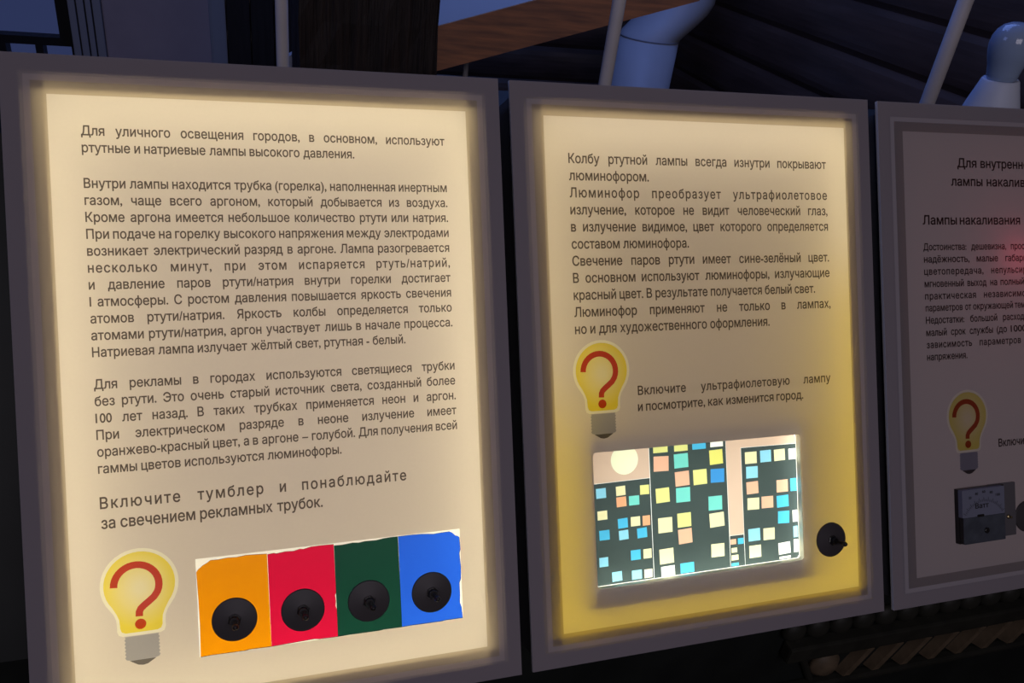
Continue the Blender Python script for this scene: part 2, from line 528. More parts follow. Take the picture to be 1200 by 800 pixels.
for i in range(9):
    bm = bmesh.new()
    a = Vector((-0.014, 0, -0.032)); b = Vector((0.014, 0, 0.032)); wv = Vector((0.0072, 0, 0))
    if sl0 is None:
        q = [a - wv, a + wv, b + wv, b - wv]
        v1 = [bm.verts.new(p) for p in q]; v2 = [bm.verts.new(p * 0.86 + Vector((0, -0.016, 0))) for p in q]
        bm.faces.new(v1); bm.faces.new(v2[::-1])
        for k in range(4): bm.faces.new((v1[k], v1[(k + 1) % 4], v2[(k + 1) % 4], v2[k]))
        bmesh.ops.recalc_face_normals(bm, faces=bm.faces[:])
        sl0 = obj('slat', bm, m_slat, cab); o = sl0
    else:
        bm.free(); o = sl0.copy(); COL.objects.link(o); o.parent = cab
    o.location = (0.345 + i * 0.054, 0, 0.628)
bm = bmesh.new(); lathe(bm, [(0.026, 0), (0.024, 0.008), (0.014, 0.016), (0, 0.018)], 24, Matrix.Translation((0.292, 0, 0.625)) @ Matrix.Rotation(R(90), 4, 'X'))
obj('rosette', bm, m_slat, cab, True)
bm = bmesh.new()
tube(bm, [(0.215, -0.004, 0.70), (0.33, -0.004, 0.50)], 0.006, 10)
obj('brace', bm, m_carve, cab)

# ------------------------------------------------------------------ light boxes
ROT = (math.acos(0.512943), 0, 0)


def panel(off, label):
    o = thing('light_box_panel', label, 'display panel', group='light box panels')
    tl = TL + Vector((off[0] / 1000, 0, 0)) + R2 * (off[1] / 1000) + NN * (off[2] / 1000)
    o.location = tl + R2 * (H / 1000) + Vector((W / 2000, 0, 0)); o.rotation_euler = ROT
    return o


def bulb_outline(cx, top, inset=0.0):
    rr = 32.8 - inset; pts = []
    cy = top + 32.8
    for k in range(0, 29):
        a = R(-218 + k * (256 / 28)); pts.append((cx + rr * math.cos(a), cy + rr * math.sin(a) * 1.0))
    ni = 20.3 - inset * 0.85; yb = top + 78.5 - inset * 0.9
    right = [(cx + ni + 2.2, top + 58), (cx + ni + 0.4, top + 63), (cx + ni, top + 68), (cx + ni, yb - 5), (cx + ni - 1.3, yb - 1.5), (cx + ni - 4.5, yb)]
    left = [(2 * cx - x, y) for x, y in right[::-1]]
    return pts + right + left


def bulb_graphic(p, cx, top, dim=False):
    """printed bulb: pale rim sheet, yellow glass, red question mark, grey cap"""
    rim = bulb_outline(cx, top)
    g = obj('bulb_graphic', fill([rim], 0.0), m_pale, p)
    c = P(cx, top + 36)
    bm = fill([bulb_outline(cx, top, 3.0)], 0.25)
    for v in bm.verts: v.co -= Vector((c.x, c.y, 0))
    y = obj('yellow_glass', bm, m_yellow_unlit if dim else m_yellow, g); y.location = (c.x, c.y, 0)
    # question mark
    ctr = []
    ax, ay, rad = cx - 2.6, top + 33.4, 18.8
    for k in range(0, 21):
        a = R(180 + k * 10.2); ctr.append((ax + rad * math.cos(a), ay + rad * math.sin(a)))
    ctr += [(cx + 11.6, top + 45.3), (cx + 7.3, top + 48.8), (cx + 3.2, top + 51.9), (cx + 0.2, top + 54.6), (cx - 1.2, top + 57.5), (cx - 1.4, top + 61.6)]
    L_, R_ = [], []
    for i, (x, yv) in enumerate(ctr):
        a = ctr[max(i - 1, 0)]; b = ctr[min(i + 1, len(ctr) - 1)]
        dx, dy = b[0] - a[0], b[1] - a[1]; ll = math.hypot(dx, dy); nx, ny = -dy / ll * 3.1, dx / ll * 3.1
        L_.append((x + nx, yv + ny)); R_.append((x - nx, yv - ny))
    bm = bmesh.new()
    va = [bm.verts.new(P(x, yv, 0.5)) for x, yv in L_]; vb = [bm.verts.new(P(x, yv, 0.5)) for x, yv in R_]
    for i in range(len(va) - 1): bm.faces.new((va[i], va[i + 1], vb[i + 1], vb[i]))
    bm.faces.new([bm.verts.new(P(cx - 0.6 + 4.7 * math.cos(R(k * 15)), top + 68.6 + 4.7 * math.sin(R(k * 15)), 0.5)) for k in range(24)])
    for fc in bm.faces:
        if fc.normal.z < 0: fc.normal_flip()
    obj('question_mark', bm, m_red_unlit if dim else m_red, g)
    cap = [(cx - 14.2, top + 79)]
    for k in range(6):
        yv = top + 80.5 + k * 3.2
        cap += [(cx - 13.6, yv), (cx - 14.8, yv + 1.6)]
    cap += [(cx - 13.5, top + 100), (cx - 9, top + 101.2), (cx + 9, top + 101.2), (cx + 13.5, top + 100)]
    for k in range(5, -1, -1):
        yv = top + 80.5 + k * 3.2
        cap += [(cx + 14.8, yv + 1.6), (cx + 13.6, yv)]
    cap += [(cx + 14.2, top + 79)]
    obj('bulb_cap', fill([cap], 0.3), m_grey, g)
    obj('cap_tip', fill([[(cx - 11, top + 101.0), (cx + 11, top + 101.0), (cx + 4, top + 105.3), (cx, top + 106), (cx - 4, top + 105.3)]], 0.5), m_dgrey, g)
    return rim


def toggle(p, x, y, z0, label=None):
    """round black switch plate with collar nut and lever standing out of it"""
    t = bpy.data.objects.new('toggle_switch', None); COL.objects.link(t); t.parent = p; t.location = P(x, y, z0)
    if label: t['label'] = label
    mm = Matrix.Scale(0.001, 4)
    bm = bmesh.new(); lathe(bm, [(20.3, 0), (20.3, 0.8), (19.6, 1.5), (12, 2.6), (7.5, 3.2), (6.4, 3.4)], 56, mm); obj('mounting_disc', bm, m_disc, t, False)
    bm = bmesh.new(); lathe(bm, [(6.2, 3.0), (6.2, 4.4), (5.0, 4.8)], 6, mm @ Matrix.Rotation(0.3, 4, 'Z'))
    lathe(bm, [(4.4, 4.0), (4.4, 8.2), (4.0, 8.8), (2.6, 8.8), (2.6, 7.6)], 28, mm); obj('collar_nut', bm, m_black, t)
    bm = bmesh.new(); lathe(bm, [(1.5, 7.0), (1.7, 12), (2.2, 18), (2.8, 21.5), (2.9, 23), (2.4, 24.6), (1.2, 25.6), (0, 25.9)], 24, mm @ Matrix.Rotation(R(3), 4, 'Y'))
    obj('lever', bm, m_black, t, True)
    return t


def shell(p, holes):
    """housing, face board, border prints and the cream sheet"""
    ix, iy, dp = 3, 14, -92
    x0, y0, x1, y1 = ix, iy, W - ix, H - iy
    bm = bmesh.new()
    def wall(a, b, mi): box(bm, a, b, mi)
    def lp(xa, ya, za, xb, yb, zb, mi):
        A = P(xa, ya, za); B = P(xb, yb, zb)
        wall([min(u, v) for u, v in zip(A, B)], [max(u, v) for u, v in zip(A, B)], mi)
    for a in ((x0, y0, x1, y0 + 2), (x0, y1 - 2, x1, y1), (x0, y0 + 2, x0 + 2, y1 - 2), (x1 - 2, y0 + 2, x1, y1 - 2)):
        lp(a[0], a[1], -4.2, a[2], a[3], dp, 0)
    lp(x0 + 2, y0 + 2, dp, x1 - 2, y1 - 2, dp + 2, 0)
    for a in ((x0 + 2, y0 + 2, x1 - 2, y0 + 3), (x0 + 2, y1 - 3, x1 - 2, y1 - 2), (x0 + 2, y0 + 3, x0 + 3, y1 - 3), (x1 - 3, y0 + 3, x1 - 2, y1 - 3)):
        lp(a[0], a[1], -5, a[2], a[3], dp + 2, 1)
    lp(x0 + 3, y0 + 3, dp + 2, x1 - 3, y1 - 3, dp + 3, 1)
    obj('housing', bm, [m_housing, m_liner], p)
    def ring(name, o, i, za, zb, m):
        bm = bmesh.new()
        for a in ((o[0], o[1], o[2], i[1]), (o[0], i[3], o[2], o[3]), (o[0], i[1], i[0], i[3]), (i[2], i[1], o[2], i[3])):
            A = P(a[0], a[1], za); B = P(a[2], a[3], zb)
            box(bm, [min(u, v) for u, v in zip(A, B)], [max(u, v) for u, v in zip(A, B)])
        bmesh.ops.remove_doubles(bm, verts=bm.verts[:], dist=1e-6)
        return obj(name, bm, m, p)
    ring('face_board', (0, 0, W, H), (15, 16, W - 15, H - 16), -0.3, -4.2, m_edge)
    ring('light_mask', (x0 + 3, y0 + 3, x1 - 3, y1 - 3), (30, 30, W - 30, H - 30), -11, -13, m_housing)
    bm = fill([rect(0, 0, W, H), rect(17.9, 18, W - 17.9, H - 18)]); obj('outer_border', bm, m_border, p)
    bm = fill([rect(17.9, 18, W - 17.9, H - 18), rect(23.4, 23.4, W - 23.4, H - 23.4)]); obj('border_line', bm, m_line, p)
    bm = fill([rect(23.4, 23.4, W - 23.4, H - 23.4), rect(35.9, 35, W - 35.9, H - 35)]); obj('inner_border', bm, m_inner, p)
    obj('printed_sheet', fill([rect(35.9, 35, W - 35.9, H - 35)] + holes), m_field, p)


def strip(p, name, xa, ya, xb, yb, power, color, wd=14, z=-62):
    """lamp strip or fill light inside the box, shining towards the sheet"""
    l = bpy.data.lights.new(name, 'AREA'); l.shape = 'RECTANGLE'; l.energy = power; l.color = color
    l.size = max(abs(xb - xa), wd) / 1000; l.size_y = max(abs(yb - ya), wd) / 1000
    o = bpy.data.objects.new(name, l); COL.objects.link(o); o.parent = p
    o.location = P((xa + xb) / 2, (ya + yb) / 2, z); o.rotation_euler = (math.pi, 0, 0)
    return o


# ---- first light box: colour plates
WARM = (1.0, 0.93, 0.62)
p1 = panel((0, 0, 0), 'lit light box with four coloured switch plates, leftmost of the row')
PL = (139.4, 457.6, 390.0, 548.8)
rim1 = bulb_outline(91.5, 441.7)
shell(p1, [rim1, rect(*PL)])
bulb_graphic(p1, 91.5, 441.7)
EM, EB = 11.9, 14.2
lettering('printed_text', p1, m_text, [
    ('Для уличного освещения городов, в основном, используют', 61.8, 391, 70.3, EM, 1),
    ('ртутные и натриевые лампы высокого давления.', 61.8, 300.6, 85.3, EM, 1, 0)])
b = 116.9
T = ['Внутри лампы находится трубка (горелка), наполненная инертным', 'газом, чаще всего аргоном, который добывается из воздуха.',
     'Кроме аргона имеется небольшое количество ртути или натрия.', 'При подаче на горелку высокого напряжения между электродами',
     'возникает электрический разряд в аргоне. Лампа разогревается', 'несколько минут, при этом испаряется ртуть/натрий,',
     'и давление паров ртути/натрия внутри горелки достигает', '1 атмосферы. С ростом давления повышается яркость свечения',
     'атомов ртути/натрия. Яркость колбы определяется только', 'атомами ртути/натрия, аргон участвует лишь в начале процесса.',
     'Натриевая лампа излучает жёлтый свет, ртутная - белый.']
lettering('printed_text', p1, m_text, [(s, 62, 391.4 if i < 10 else 343, b + 15.03 * i, EM, 1.13 if i == 5 else 1) + ((0,) if i in (0, 10) else ()) for i, s in enumerate(T)])
T = ['Для рекламы в городах используются светящиеся трубки', 'без ртути. Это очень старый источник света, созданный более',
     '100 лет назад. В таких трубках применяется неон и аргон.', 'При электрическом разряде в неоне излучение имеет',
     'оранжево-красный цвет, а в аргоне – голубой. Для получения всей', 'гаммы цветов используются люминофоры.']
lettering('printed_text', p1, m_text, [(s, 62.2, 391.8 if i < 5 else 276, 295.8 + 15.1 * i, EM, 1) + ((0,) if i in (4, 5) else ()) for i, s in enumerate(T)])
lettering('printed_text', p1, m_text, [('Включите тумблер и понаблюдайте', 62.3, 338, 403, EB, 1.22), ('за свечением рекламных трубок.', 62.7, 256, 421, EB, 1, 0)])
# plates
cuts = [139.4, 203.0, 264.8, 327.2, 390.0]
jit = lambda a: (random.random() - 0.5) * a
out1 = []
tops = [[(0.3, 12), (2.2, 9.5), (6, 6.5), (10, 4.5), (13, 2.4), (20, 2.6), (28, 1.9), (36, 2.4), (44, 1.5), (54, 2.0), (63.2, 2.6)],
        [(0.3, 3.2), (6, 2.6), (8, 3.4), (16, 2.4), (24, 2.9), (30, 1.5), (33, 2.2), (40, 0.7), (50, 0.5), (61.5, 0.8)],
        [(0.3, 2.2), (8, 2.4), (18, 1.5), (24, 2.2), (30, 1.4), (41, 1.8), (48, 0.8), (56, 0.4), (62, 0.5)],
        [(0.3, 0.5), (14, 0.4), (24, 0.8), (30, 1.4), (36, 2.2), (44, 1.6), (52, 1.4), (55, 3.0), (58, 6.2), (60.6, 7.0)]]
for i in range(4):
    x0, x1 = cuts[i], cuts[i + 1]
    lp = [(x0 + (dx if i == 0 or dx > 0.3 else 0.02), PL[1] + dy) for dx, dy in tops[i]]
    if i == 3:
        lp += [(389.2, 466), (389.8, 478), (388.6, 482), (389.6, 496), (389.2, 508), (387.4, 512), (387.6, 524), (387.0, 532), (388.6, 537), (389.4, 548.2)]
    elif i == 1:
        lp += [(x1 - 0.02, PL[1] + 48), (x1 - 1.0, PL[1] + 50), (x1 - 0.4, PL[1] + 56), (x1 - 1.0, PL[1] + 60), (x1 - 0.02, PL[1] + 64), (x1 - 0.02, PL[3] - 0.5)]
    else:
        lp += [(x1 - 0.02, PL[3] - 0.5)]
    lp += [(x0 + 44, PL[3] - 0.8), (x0 + 40, PL[3] - 0.4 - (1.2 if i == 1 else 0)), (x0 + 10, PL[3] - 0.7), (x0 + (0.8 if i == 0 else 0.02), PL[3] - 0.5)]
    if i == 0: lp += [(x0 + 1.4, PL[1] + 60), (x0 + 1.0, PL[1] + 34)]
    out1.append(lp)
obj('backing_plate', fill([rect(*PL)], 0.0), m_white, p1)
pm = [ink('orange_plate', (0.82, 0.30, 0.002), 0.012), ink('crimson_plate', (0.70, 0.008, 0.062), 0.012),
      ink('green_plate', (0.008, 0.062, 0.045), 0.015), ink('blue_plate', (0.022, 0.14, 1.0), 0.015)]
nm = ['orange plate', 'crimson plate', 'dark green plate', 'blue plate']
m_pedge = mat('dark_plate_edge', (0.03, 0.02, 0.03), 0.5)
for i in range(4):
    bm = fill([out1[i]], 1.6)
    lp = out1[i]
    a = [bm.verts.new(P(x, y, 0.1)) for x, y in lp]; bq = [bm.verts.new(P(x, y, 1.6)) for x, y in lp]
    for k in range(len(lp)):
        fc = bm.faces.new((a[k], a[(k + 1) % len(lp)], bq[(k + 1) % len(lp)], bq[k])); fc.material_index = 1
    o = obj('colour_plate', bm, [pm[i], m_pedge], p1); o['label'] = nm[i]
    toggle(p1, (171.2, 233.2, 295.8, 358.4)[i], 517.5, 1.65, 'black toggle switch on the ' + nm[i])
strip(p1, 'back_bounce_fill', 40, 40, W - 40, H - 40, 0.40, (1.0, 0.92, 0.74), z=-86)  # added fill standing in for bounce off the white back
strip(p1, 'lamp_strip', 8, 50, 22, H - 50, 0.265, WARM)
strip(p1, 'lamp_strip', W - 22, 50, W - 8, H - 50, 0.265, WARM)
strip(p1, 'lamp_strip', 30, 18, W - 30, 34, 0.17, WARM)
strip(p1, 'lamp_strip', 30, H - 32, W - 30, H - 18, 0.155, WARM)

# ---- second light box: city picture
p2 = panel((462.59, 0.4, 1.23), 'yellow-lit light box with a glowing city picture, middle of the row')
WN = (76.9, 393.2, 338.2, 540.0)
rim2 = bulb_outline(90.8, 272.7)
shell(p2, [rim2, rect(*WN, 4)])
bulb_graphic(p2, 90.8, 272.7)
T = ['Колбу ртутной лампы всегда изнутри покрывают', 'люминофором.', 'Люминофор преобразует ультрафиолетовое', 'излучение, которое не видит человеческий глаз,',
     'в излучение видимое, цвет которого определяется', 'составом люминофора.', 'Свечение паров ртути имеет сине-зелёный цвет.', 'В основном используют люминофоры, излучающие',
     'красный цвет. В результате получается белый свет.', 'Люминофор применяют не только в лампах,', 'но и для художественного оформления.']
ends = [387, 155.5, 387, 387, 387, 201.8, 387, 387, 366, 387, 302.5]
lettering('printed_text', p2, m_text, [(s, 62, ends[i], 84 + 18.12 * i, 14.2, 1.16 if i == 2 else 1) + ((0,) if i in (1, 5, 8, 10) else ()) for i, s in enumerate(T)], sx=0.87)
lettering('printed_text', p2, m_text, [('Включите ультрафиолетовую лампу', 132.6, 383.4, 334.4, 13.4, 1.05), ('и посмотрите, как изменится город.', 132, 344.7, 352, 13.4, 1, 0)], sx=0.90)
toggle(p2, 376.2, 521.0, 0.2)
# window: recess and picture
lpW = rect(*WN, 4)
bm = bmesh.new()
a = [bm.verts.new(P(x, y, 0)) for x, y in lpW]; b_ = [bm.verts.new(P(x, y, -8)) for x, y in lpW]
for i in range(len(lpW)): bm.faces.new((a[i], a[(i + 1) % len(lpW)], b_[(i + 1) % len(lpW)], b_[i]))
m_rec = film('cream_recess_edge', (0.98, 0.96, 0.78), (0.98, 0.96, 0.80), 0.12, 0)
obj('recess_edge', bm, m_rec, p2)
# lamp compartment behind the picture
cx0, cy0, cx1, cy1 = WN[0] - 10, WN[1] - 13, WN[2] + 12, WN[3] + 24
bm = bmesh.new()
def lb(bm, xa, ya, za, xb, yb, zb, mi=0):
    A = P(xa, ya, za); B = P(xb, yb, zb); box(bm, [min(u, v) for u, v in zip(A, B)], [max(u, v) for u, v in zip(A, B)], mi)
for q in ((cx0 - 2, cy0 - 2, cx1 + 2, cy0), (cx0 - 2, cy1, cx1 + 2, cy1 + 2), (cx0 - 2, cy0, cx0, cy1), (cx1, cy0, cx1 + 2, cy1)):
    lb(bm, q[0], q[1], -10.0, q[2], q[3], -88)
for q in ((cx0, cy0, cx1, WN[1] - 0.4), (cx0, WN[3] + 0.4, cx1, cy1), (cx0, WN[1] - 0.4, WN[0] - 0.4, WN[3] + 0.4), (WN[2] + 0.4, WN[1] - 0.4, cx1, WN[3] + 0.4)):
    lb(bm, q[0], q[1], -8.6, q[2], q[3], -10.0)
obj('lamp_compartment', bm, m_liner, p2)
pic = obj('city_picture', fill([lpW], -8.0), m_city, p2)
ZI = -7.7
pal = dict(b=(0.30, 0.66, 0.86), B=(0.09, 0.50, 0.80), D=(0.06, 0.30, 0.70), c=(0.88, 0.82, 0.50), y=(0.80, 0.78, 0.30), Y=(0.80, 0.76, 0.20),
           o=(0.85, 0.42, 0.24), s=(0.85, 0.48, 0.34), t=(0.20, 0.68, 0.62), w=(1, 1, 0.92), e=(0.95, 0.80, 0.58))
keys = list(pal); pmat = [ink('paper_' + str(k), pal[k]) for k in keys]
for k, m_ in zip(('sky_blue', 'azure', 'deep_blue', 'cream', 'lemon', 'yellow', 'orange', 'salmon', 'teal', 'white', 'beige'), pmat): m_.name = k + '_paper'
m_dark = ink('dark_paper', (0.062, 0.085, 0.085), 0.03)
m_sky = ink('dusk_pink_paper', (0.72, 0.52, 0.41))
m_moon = ink('moon_paper', (0.97, 0.97, 0.72))
m_seam = ink('paper_seam', (0.55, 0.6, 0.55))
B1 = "88.1,439.0,11.6,10.7,b 111.5,438.5,11.2,10.3,c 140.2,440.0,11,10.4,y 111.8,450.6,11.7,10.8,o 127.1,450.6,12.4,10.3,t 88.7,463.1,11.5,9.7,c 112.6,474.2,11.7,10.7,B 127.8,473.8,11.3,10.3,c 141,474.2,9,10.9,o 90.3,484.8,12.1,10.7,B 113.1,487.1,11.3,10.3,b 135.3,487.3,11.9,10.9,B 126.6,510.7,11.8,10.9,B 140.9,510.9,9.8,10.4,c 88.3,514.0,10.5,10.2,b 103.4,531.5,11.7,10.4,b 127.1,532.6,11.9,9.9,b 141.2,533,9.8,9.4,e"
B2 = "161.4,397.6,17.9,6.7,y 186.9,397.9,17.0,6.8,y 209.8,397.6,17.3,6.9,B 232.4,397.2,16.4,5.9,w 161.6,413.3,18.5,16.7,s 186.6,412.1,17.6,15.8,t 231.2,411.7,17.0,16.5,Y 187.2,432.2,17.7,16.3,s 209.8,432.5,17.3,17.0,y 232.1,433.0,17.5,15.5,D 162.2,448.5,16.7,16.1,y 187.6,450.5,17.7,16.3,t 228.1,463.9,17.5,16.0,t 187.9,478.8,17.1,15.8,y 164.0,482.0,17.4,16.7,c 229.4,483.1,18.7,16.0,c 188.4,497.1,17.1,16.4,s 164.3,516.7,17.4,16.7,c 229.2,517.9,16.9,14.9,c 189.5,532.8,17.1,11.2,B 165.4,533.4,16.8,11.0,w"
B3 = "276.6,416.5,15.6,13.5,c 296.4,416.3,14.6,13.7,b 315.2,416.5,14.7,13.2,c 332.4,416.7,9.6,12.6,w 277.4,433.4,15.5,13.5,b 277.3,451.3,15.6,14.1,s 317.5,453.0,15.3,14.3,s 333.0,452.9,8.6,14.9,B 277.8,469.9,15.6,13.5,c 296.7,469.9,15.7,13.6,s 317.4,470.9,16.0,13.7,B 318.0,489.7,15.4,14.3,B 333.6,489.8,6.5,13.8,w 277.6,505.8,15.6,14.2,b 297.4,507.0,15.1,13.6,c 333.6,508.4,5.8,13.2,b 278.1,525.2,15.6,14.1,c 317.7,526.0,16.0,13.4,w 318.2,536.9,15.3,2.6,w 333.6,525,6,15,w"
B4 = "249.7,510.7,7.3,6.0,s 259.4,510.9,7.6,6.8,B 250.6,520.5,7.3,5.4,c 251.1,529.0,9.0,5.9,c 251.1,536.9,9.4,3.4,B"
WB = 539.4
fl = [("building", [(77.5, 428.6), (146.9, 427.8), (147.7, WB), (80.5, WB), (77.5, 536)], B1), ("building", [(147.5, 393.9), (243.9, 393.9), (244.8, WB), (148.2, WB)], B2),
      ("building", [(263.8, 404.2), (337.6, 405.0), (337.6, 536), (334.5, WB), (264.5, WB)], B3), ("building", [(245.4, 503.6), (263.6, 503.8), (264.2, WB), (245.1, WB)], B4)]
for nme, lp, txt in fl:
    holes, sq = [], []
    for row in txt.split():
        q = row.split(','); x, y, ww, hh = map(float, q[:4]); an = R(jit(5))
        if ww < 11 or hh < 8: an = 0
        cs, sn = math.cos(an), math.sin(an)
        c4 = [(x + (dx * cs - dy * sn), y + (dx * sn + dy * cs)) for dx, dy in ((-ww / 2, -hh / 2), (ww / 2, -hh / 2), (ww / 2, hh / 2), (-ww / 2, hh / 2))]
        holes.append(c4); sq.append((c4, keys.index(q[4])))
    obj(nme, fill([lp] + holes, ZI), m_dark, pic)
    bm = bmesh.new()
    for c4, mi in sq:
        fc = bm.faces.new([bm.verts.new(P(x, y, ZI)) for x, y in c4]); fc.material_index = mi
        if fc.normal.z < 0: fc.normal_flip()
    obj('lit_windows', bm, pmat, pic)
moon = []
for k in range(0, 33):
    a = R(-40 + k * 260 / 32); moon.append((117.4 + 16.3 * math.cos(a), 405.0 + 16.3 * math.sin(a)))
moon = [(x, max(y, 394.0)) for x, y in moon]
obj('moon', fill([moon], ZI), m_moon, pic)
obj('sky', fill([[(77.5, 398), (80, 394), (147.0, 393.7), (147.0, 427.4), (77.5, 428.2)], moon], ZI), m_sky, pic)
obj('sky', fill([[(244.2, 393.9), (334, 393.9), (337.7, 397), (337.7, 404.6), (263.4, 403.8), (264.0, 503.4), (245.2, 503.2)]], ZI), m_sky, pic)
YEL = (1.0, 0.76, 0.0)
strip(p2, 'back_bounce_fill', 45, 60, W - 45, 375, 0.11, (1.0, 0.84, 0.48), z=-86)  # added fill too, for light bounced off the back of the box
strip(p2, 'top_lamp', 40, 20, W - 40, 50, 0.155, (1.0, 0.92, 0.66))
strip(p2, 'lamp_strip', 8, 30, 22, 330, 0.10, (1.0, 0.88, 0.50))
strip(p2, 'lamp_strip', 8, 330, 22, H - 30, 0.083, YEL)
strip(p2, 'lamp_strip', W - 22, 200, W - 8, H - 30, 0.14, YEL)
strip(p2, 'lamp_strip', W - 22, 30, W - 8, 200, 0.08, (1.0, 0.90, 0.55))
strip(p2, 'lamp_strip', 30, H - 34, W - 30, H - 20, 0.09, YEL)
COOL = (0.95, 1.0, 0.93)
strip(p2, 'picture_lamp', WN[0], WN[1], WN[2], WN[3], 0.25, COOL, z=-70)
strip(p2, 'picture_tube', WN[0], WN[3] - 4, WN[2], WN[3] + 8, 0.10, (1.0, 1.0, 0.82), wd=12, z=-30)
strip(p2, 'picture_tube', WN[2] - 4, WN[1], WN[2] + 8, WN[3], 0.06, (1.0, 1.0, 0.9), wd=12, z=-30)

# ---- third light box: unlit, with the meter
p3 = panel((926.31, 1.5, 0.41), 'unlit panel with a square meter, rightmost of the row')
rim3 = bulb_outline(122.6, 355.4)
shell(p3, [rim3])
bulb_graphic(p3, 122.6, 355.4, True)
lettering('printed_text', p3, m_text, [([('Для', 118.5, 149), ('внутреннего', 155.6, 251)], 77, 15.5), ([('лампы', 108, 158), ('накаливания', 164.7, 265)], 100, 15.5)])
lettering('printed_text', p3, m_text, [([('Лампы', 62, 115.2), ('накаливания', 119.6, 218)], 148.3, 15.5)])
EC = 11.7
lettering('printed_text', p3, m_text, [
    ([('Достоинства:', 61.7, 128.9), ('дешевизна,', 136.6, 193.5), ('простота', 201.2, 246)], 180, EC),
    ([('надёжность,', 62, 133.2), ('малые', 144.7, 179.4), ('габариты,', 191.5, 243)], 195.1, EC),
    ([('цветопередача,', 61.8, 155.1, 1.1), ('непульсирующий', 167.9, 265, 1.1)], 210.2, EC),
    ([('мгновенный', 61.8, 123), ('выход', 128.8, 159.5), ('на', 165.6, 176.8), ('полный', 182.4, 222)], 225.4, EC),
    ([('практическая', 61.9, 141.8, 1.1), ('независимость', 154.7, 243, 1.1)], 240.6, EC),
    ([('параметров', 62.2, 120), ('от', 124, 133.6), ('окружающей', 136.8, 201.8), ('температуры.', 204.7, 270)], 255.2, EC),
    ([('Недостатки:', 62.1, 122), ('большой', 131.6, 175.2), ('расход', 184.8, 220)], 270.4, EC),
    ([('малый', 62, 93.7), ('срок', 100.4, 123.6), ('службы', 130.1, 167.6), ('(до', 173.8, 190.6), ('1000', 196.9, 223)], 285.6, EC),
    ([('зависимость', 62.2, 133.1, 1.1), ('параметров', 145.4, 213.4, 1.1)], 300.6, EC),
    ([('напряжения.', 62.1, 125.1)], 315.7, EC)])
lettering('printed_text', p3, m_text, [([('Включите', 171.2, 226)], 431, 13.6)])
toggle(p3, 214.5, 524.5, 0.2)
m_card = mat('white_dial_card', (0.155, 0.165, 0.225), 0.45)
m_clear = mat('grey_clear_cover', (0.07, 0.08, 0.10), 0.25, spec=0.5, noise=0.3, scale=60)
m_flange = mat('dull_clear_flange', (0.10, 0.095, 0.105), 0.2, spec=0.6)
m_brass = mat('worn_brass', (0.35, 0.28, 0.15), 0.3, metal=0.9)
mt = bpy.data.objects.new('watt_meter', None); COL.objects.link(mt); mt.parent = p3
bm = bmesh.new(); lb(bm, 97.6, 478, 0.1, 170, 546, 6.5); lb(bm, 98.2, 512.5, 6.5, 165, 545, 12.0); obj('case', bm, m_black, mt)
bm = bmesh.new(); slab(bm, rect(150, 477.5, 194, 545.5, 1.5), 0.1, 2.2); obj('flange', bm, m_flange, mt)
bm = bmesh.new(); slab(bm, rect(97.0, 478.2, 164.2, 512.4, 1), 6.5, 12.6); obj('dial', bm, m_card, mt)
bm = bmesh.new(); slab(bm, rect(98.2, 512.6, 164.2, 545.4, 1), 12.0, 12.8); obj('cover', bm, m_clear, mt)
bm = bmesh.new(); slab(bm, rect(120, 510, 130.5, 513.2, 1.2), 12.6, 13.2)
lathe(bm, [(3.6, 12.8), (3.6, 14.0), (2.8, 14.6)], 20, Matrix.Translation(P(134, 531)) @ Matrix.Scale(0.001, 4)); obj('adjuster', bm, m_black, mt)
bm = bmesh.new()
for k in range(31):
    a = R(-148 + k * 116 / 30); r0 = 33; r1 = 36 if k % 3 else 38.5
    dx, dy = math.cos(a), math.sin(a); tx, ty = -dy * 0.28, dx * 0.28
    pts = [(131 + dx * r0 + tx, 526 + dy * r0 * 0.95 + ty), (131 + dx * r1 + tx, 526 + dy * r1 * 0.95 + ty), (131 + dx * r1 - tx, 526 + dy * r1 * 0.95 - ty), (131 + dx * r0 - tx, 526 + dy * r0 * 0.95 - ty)]
    bm.faces.new([bm.verts.new(P(x, y, 12.75)) for x, y in pts])
for fc in bm.faces:
    if fc.normal.z < 0: fc.normal_flip()
obj('scale_marks', bm, m_black, mt)
lettering('dial_text', mt, m_black, [([('Ватт', 117, 138.5)], 502.2, 8.6),
    ([('20', 107, 111.5)], 489.5, 4.4), ([('40', 117, 122)], 485.5, 4.4), ([('60', 128.5, 133.5)], 483.8, 4.4), ([('80', 140.5, 145.5)], 485.5, 4.4), ([('100', 150, 157)], 489.5, 4.4)], z=12.8)
bm = bmesh.new(); lathe(bm, [(2.6, 2.2), (2.6, 4.0), (1.6, 4.6), (1.6, 7.5), (0, 8.0)], 16, Matrix.Translation(P(181, 521)) @ Matrix.Scale(0.001, 4)); obj('terminal_screw', bm, m_brass, mt)
# unseen small red light put inside the third box for the red glow
rl = bpy.data.lights.new('red_glow_light', 'POINT'); rl.energy = 0.016; rl.color = (1.0, 0.06, 0.16); rl.shadow_soft_size = 0.006
ro = bpy.data.objects.new('red_glow_light', rl); COL.objects.link(ro); ro.parent = p3; ro.location = P(212, 190, -34)

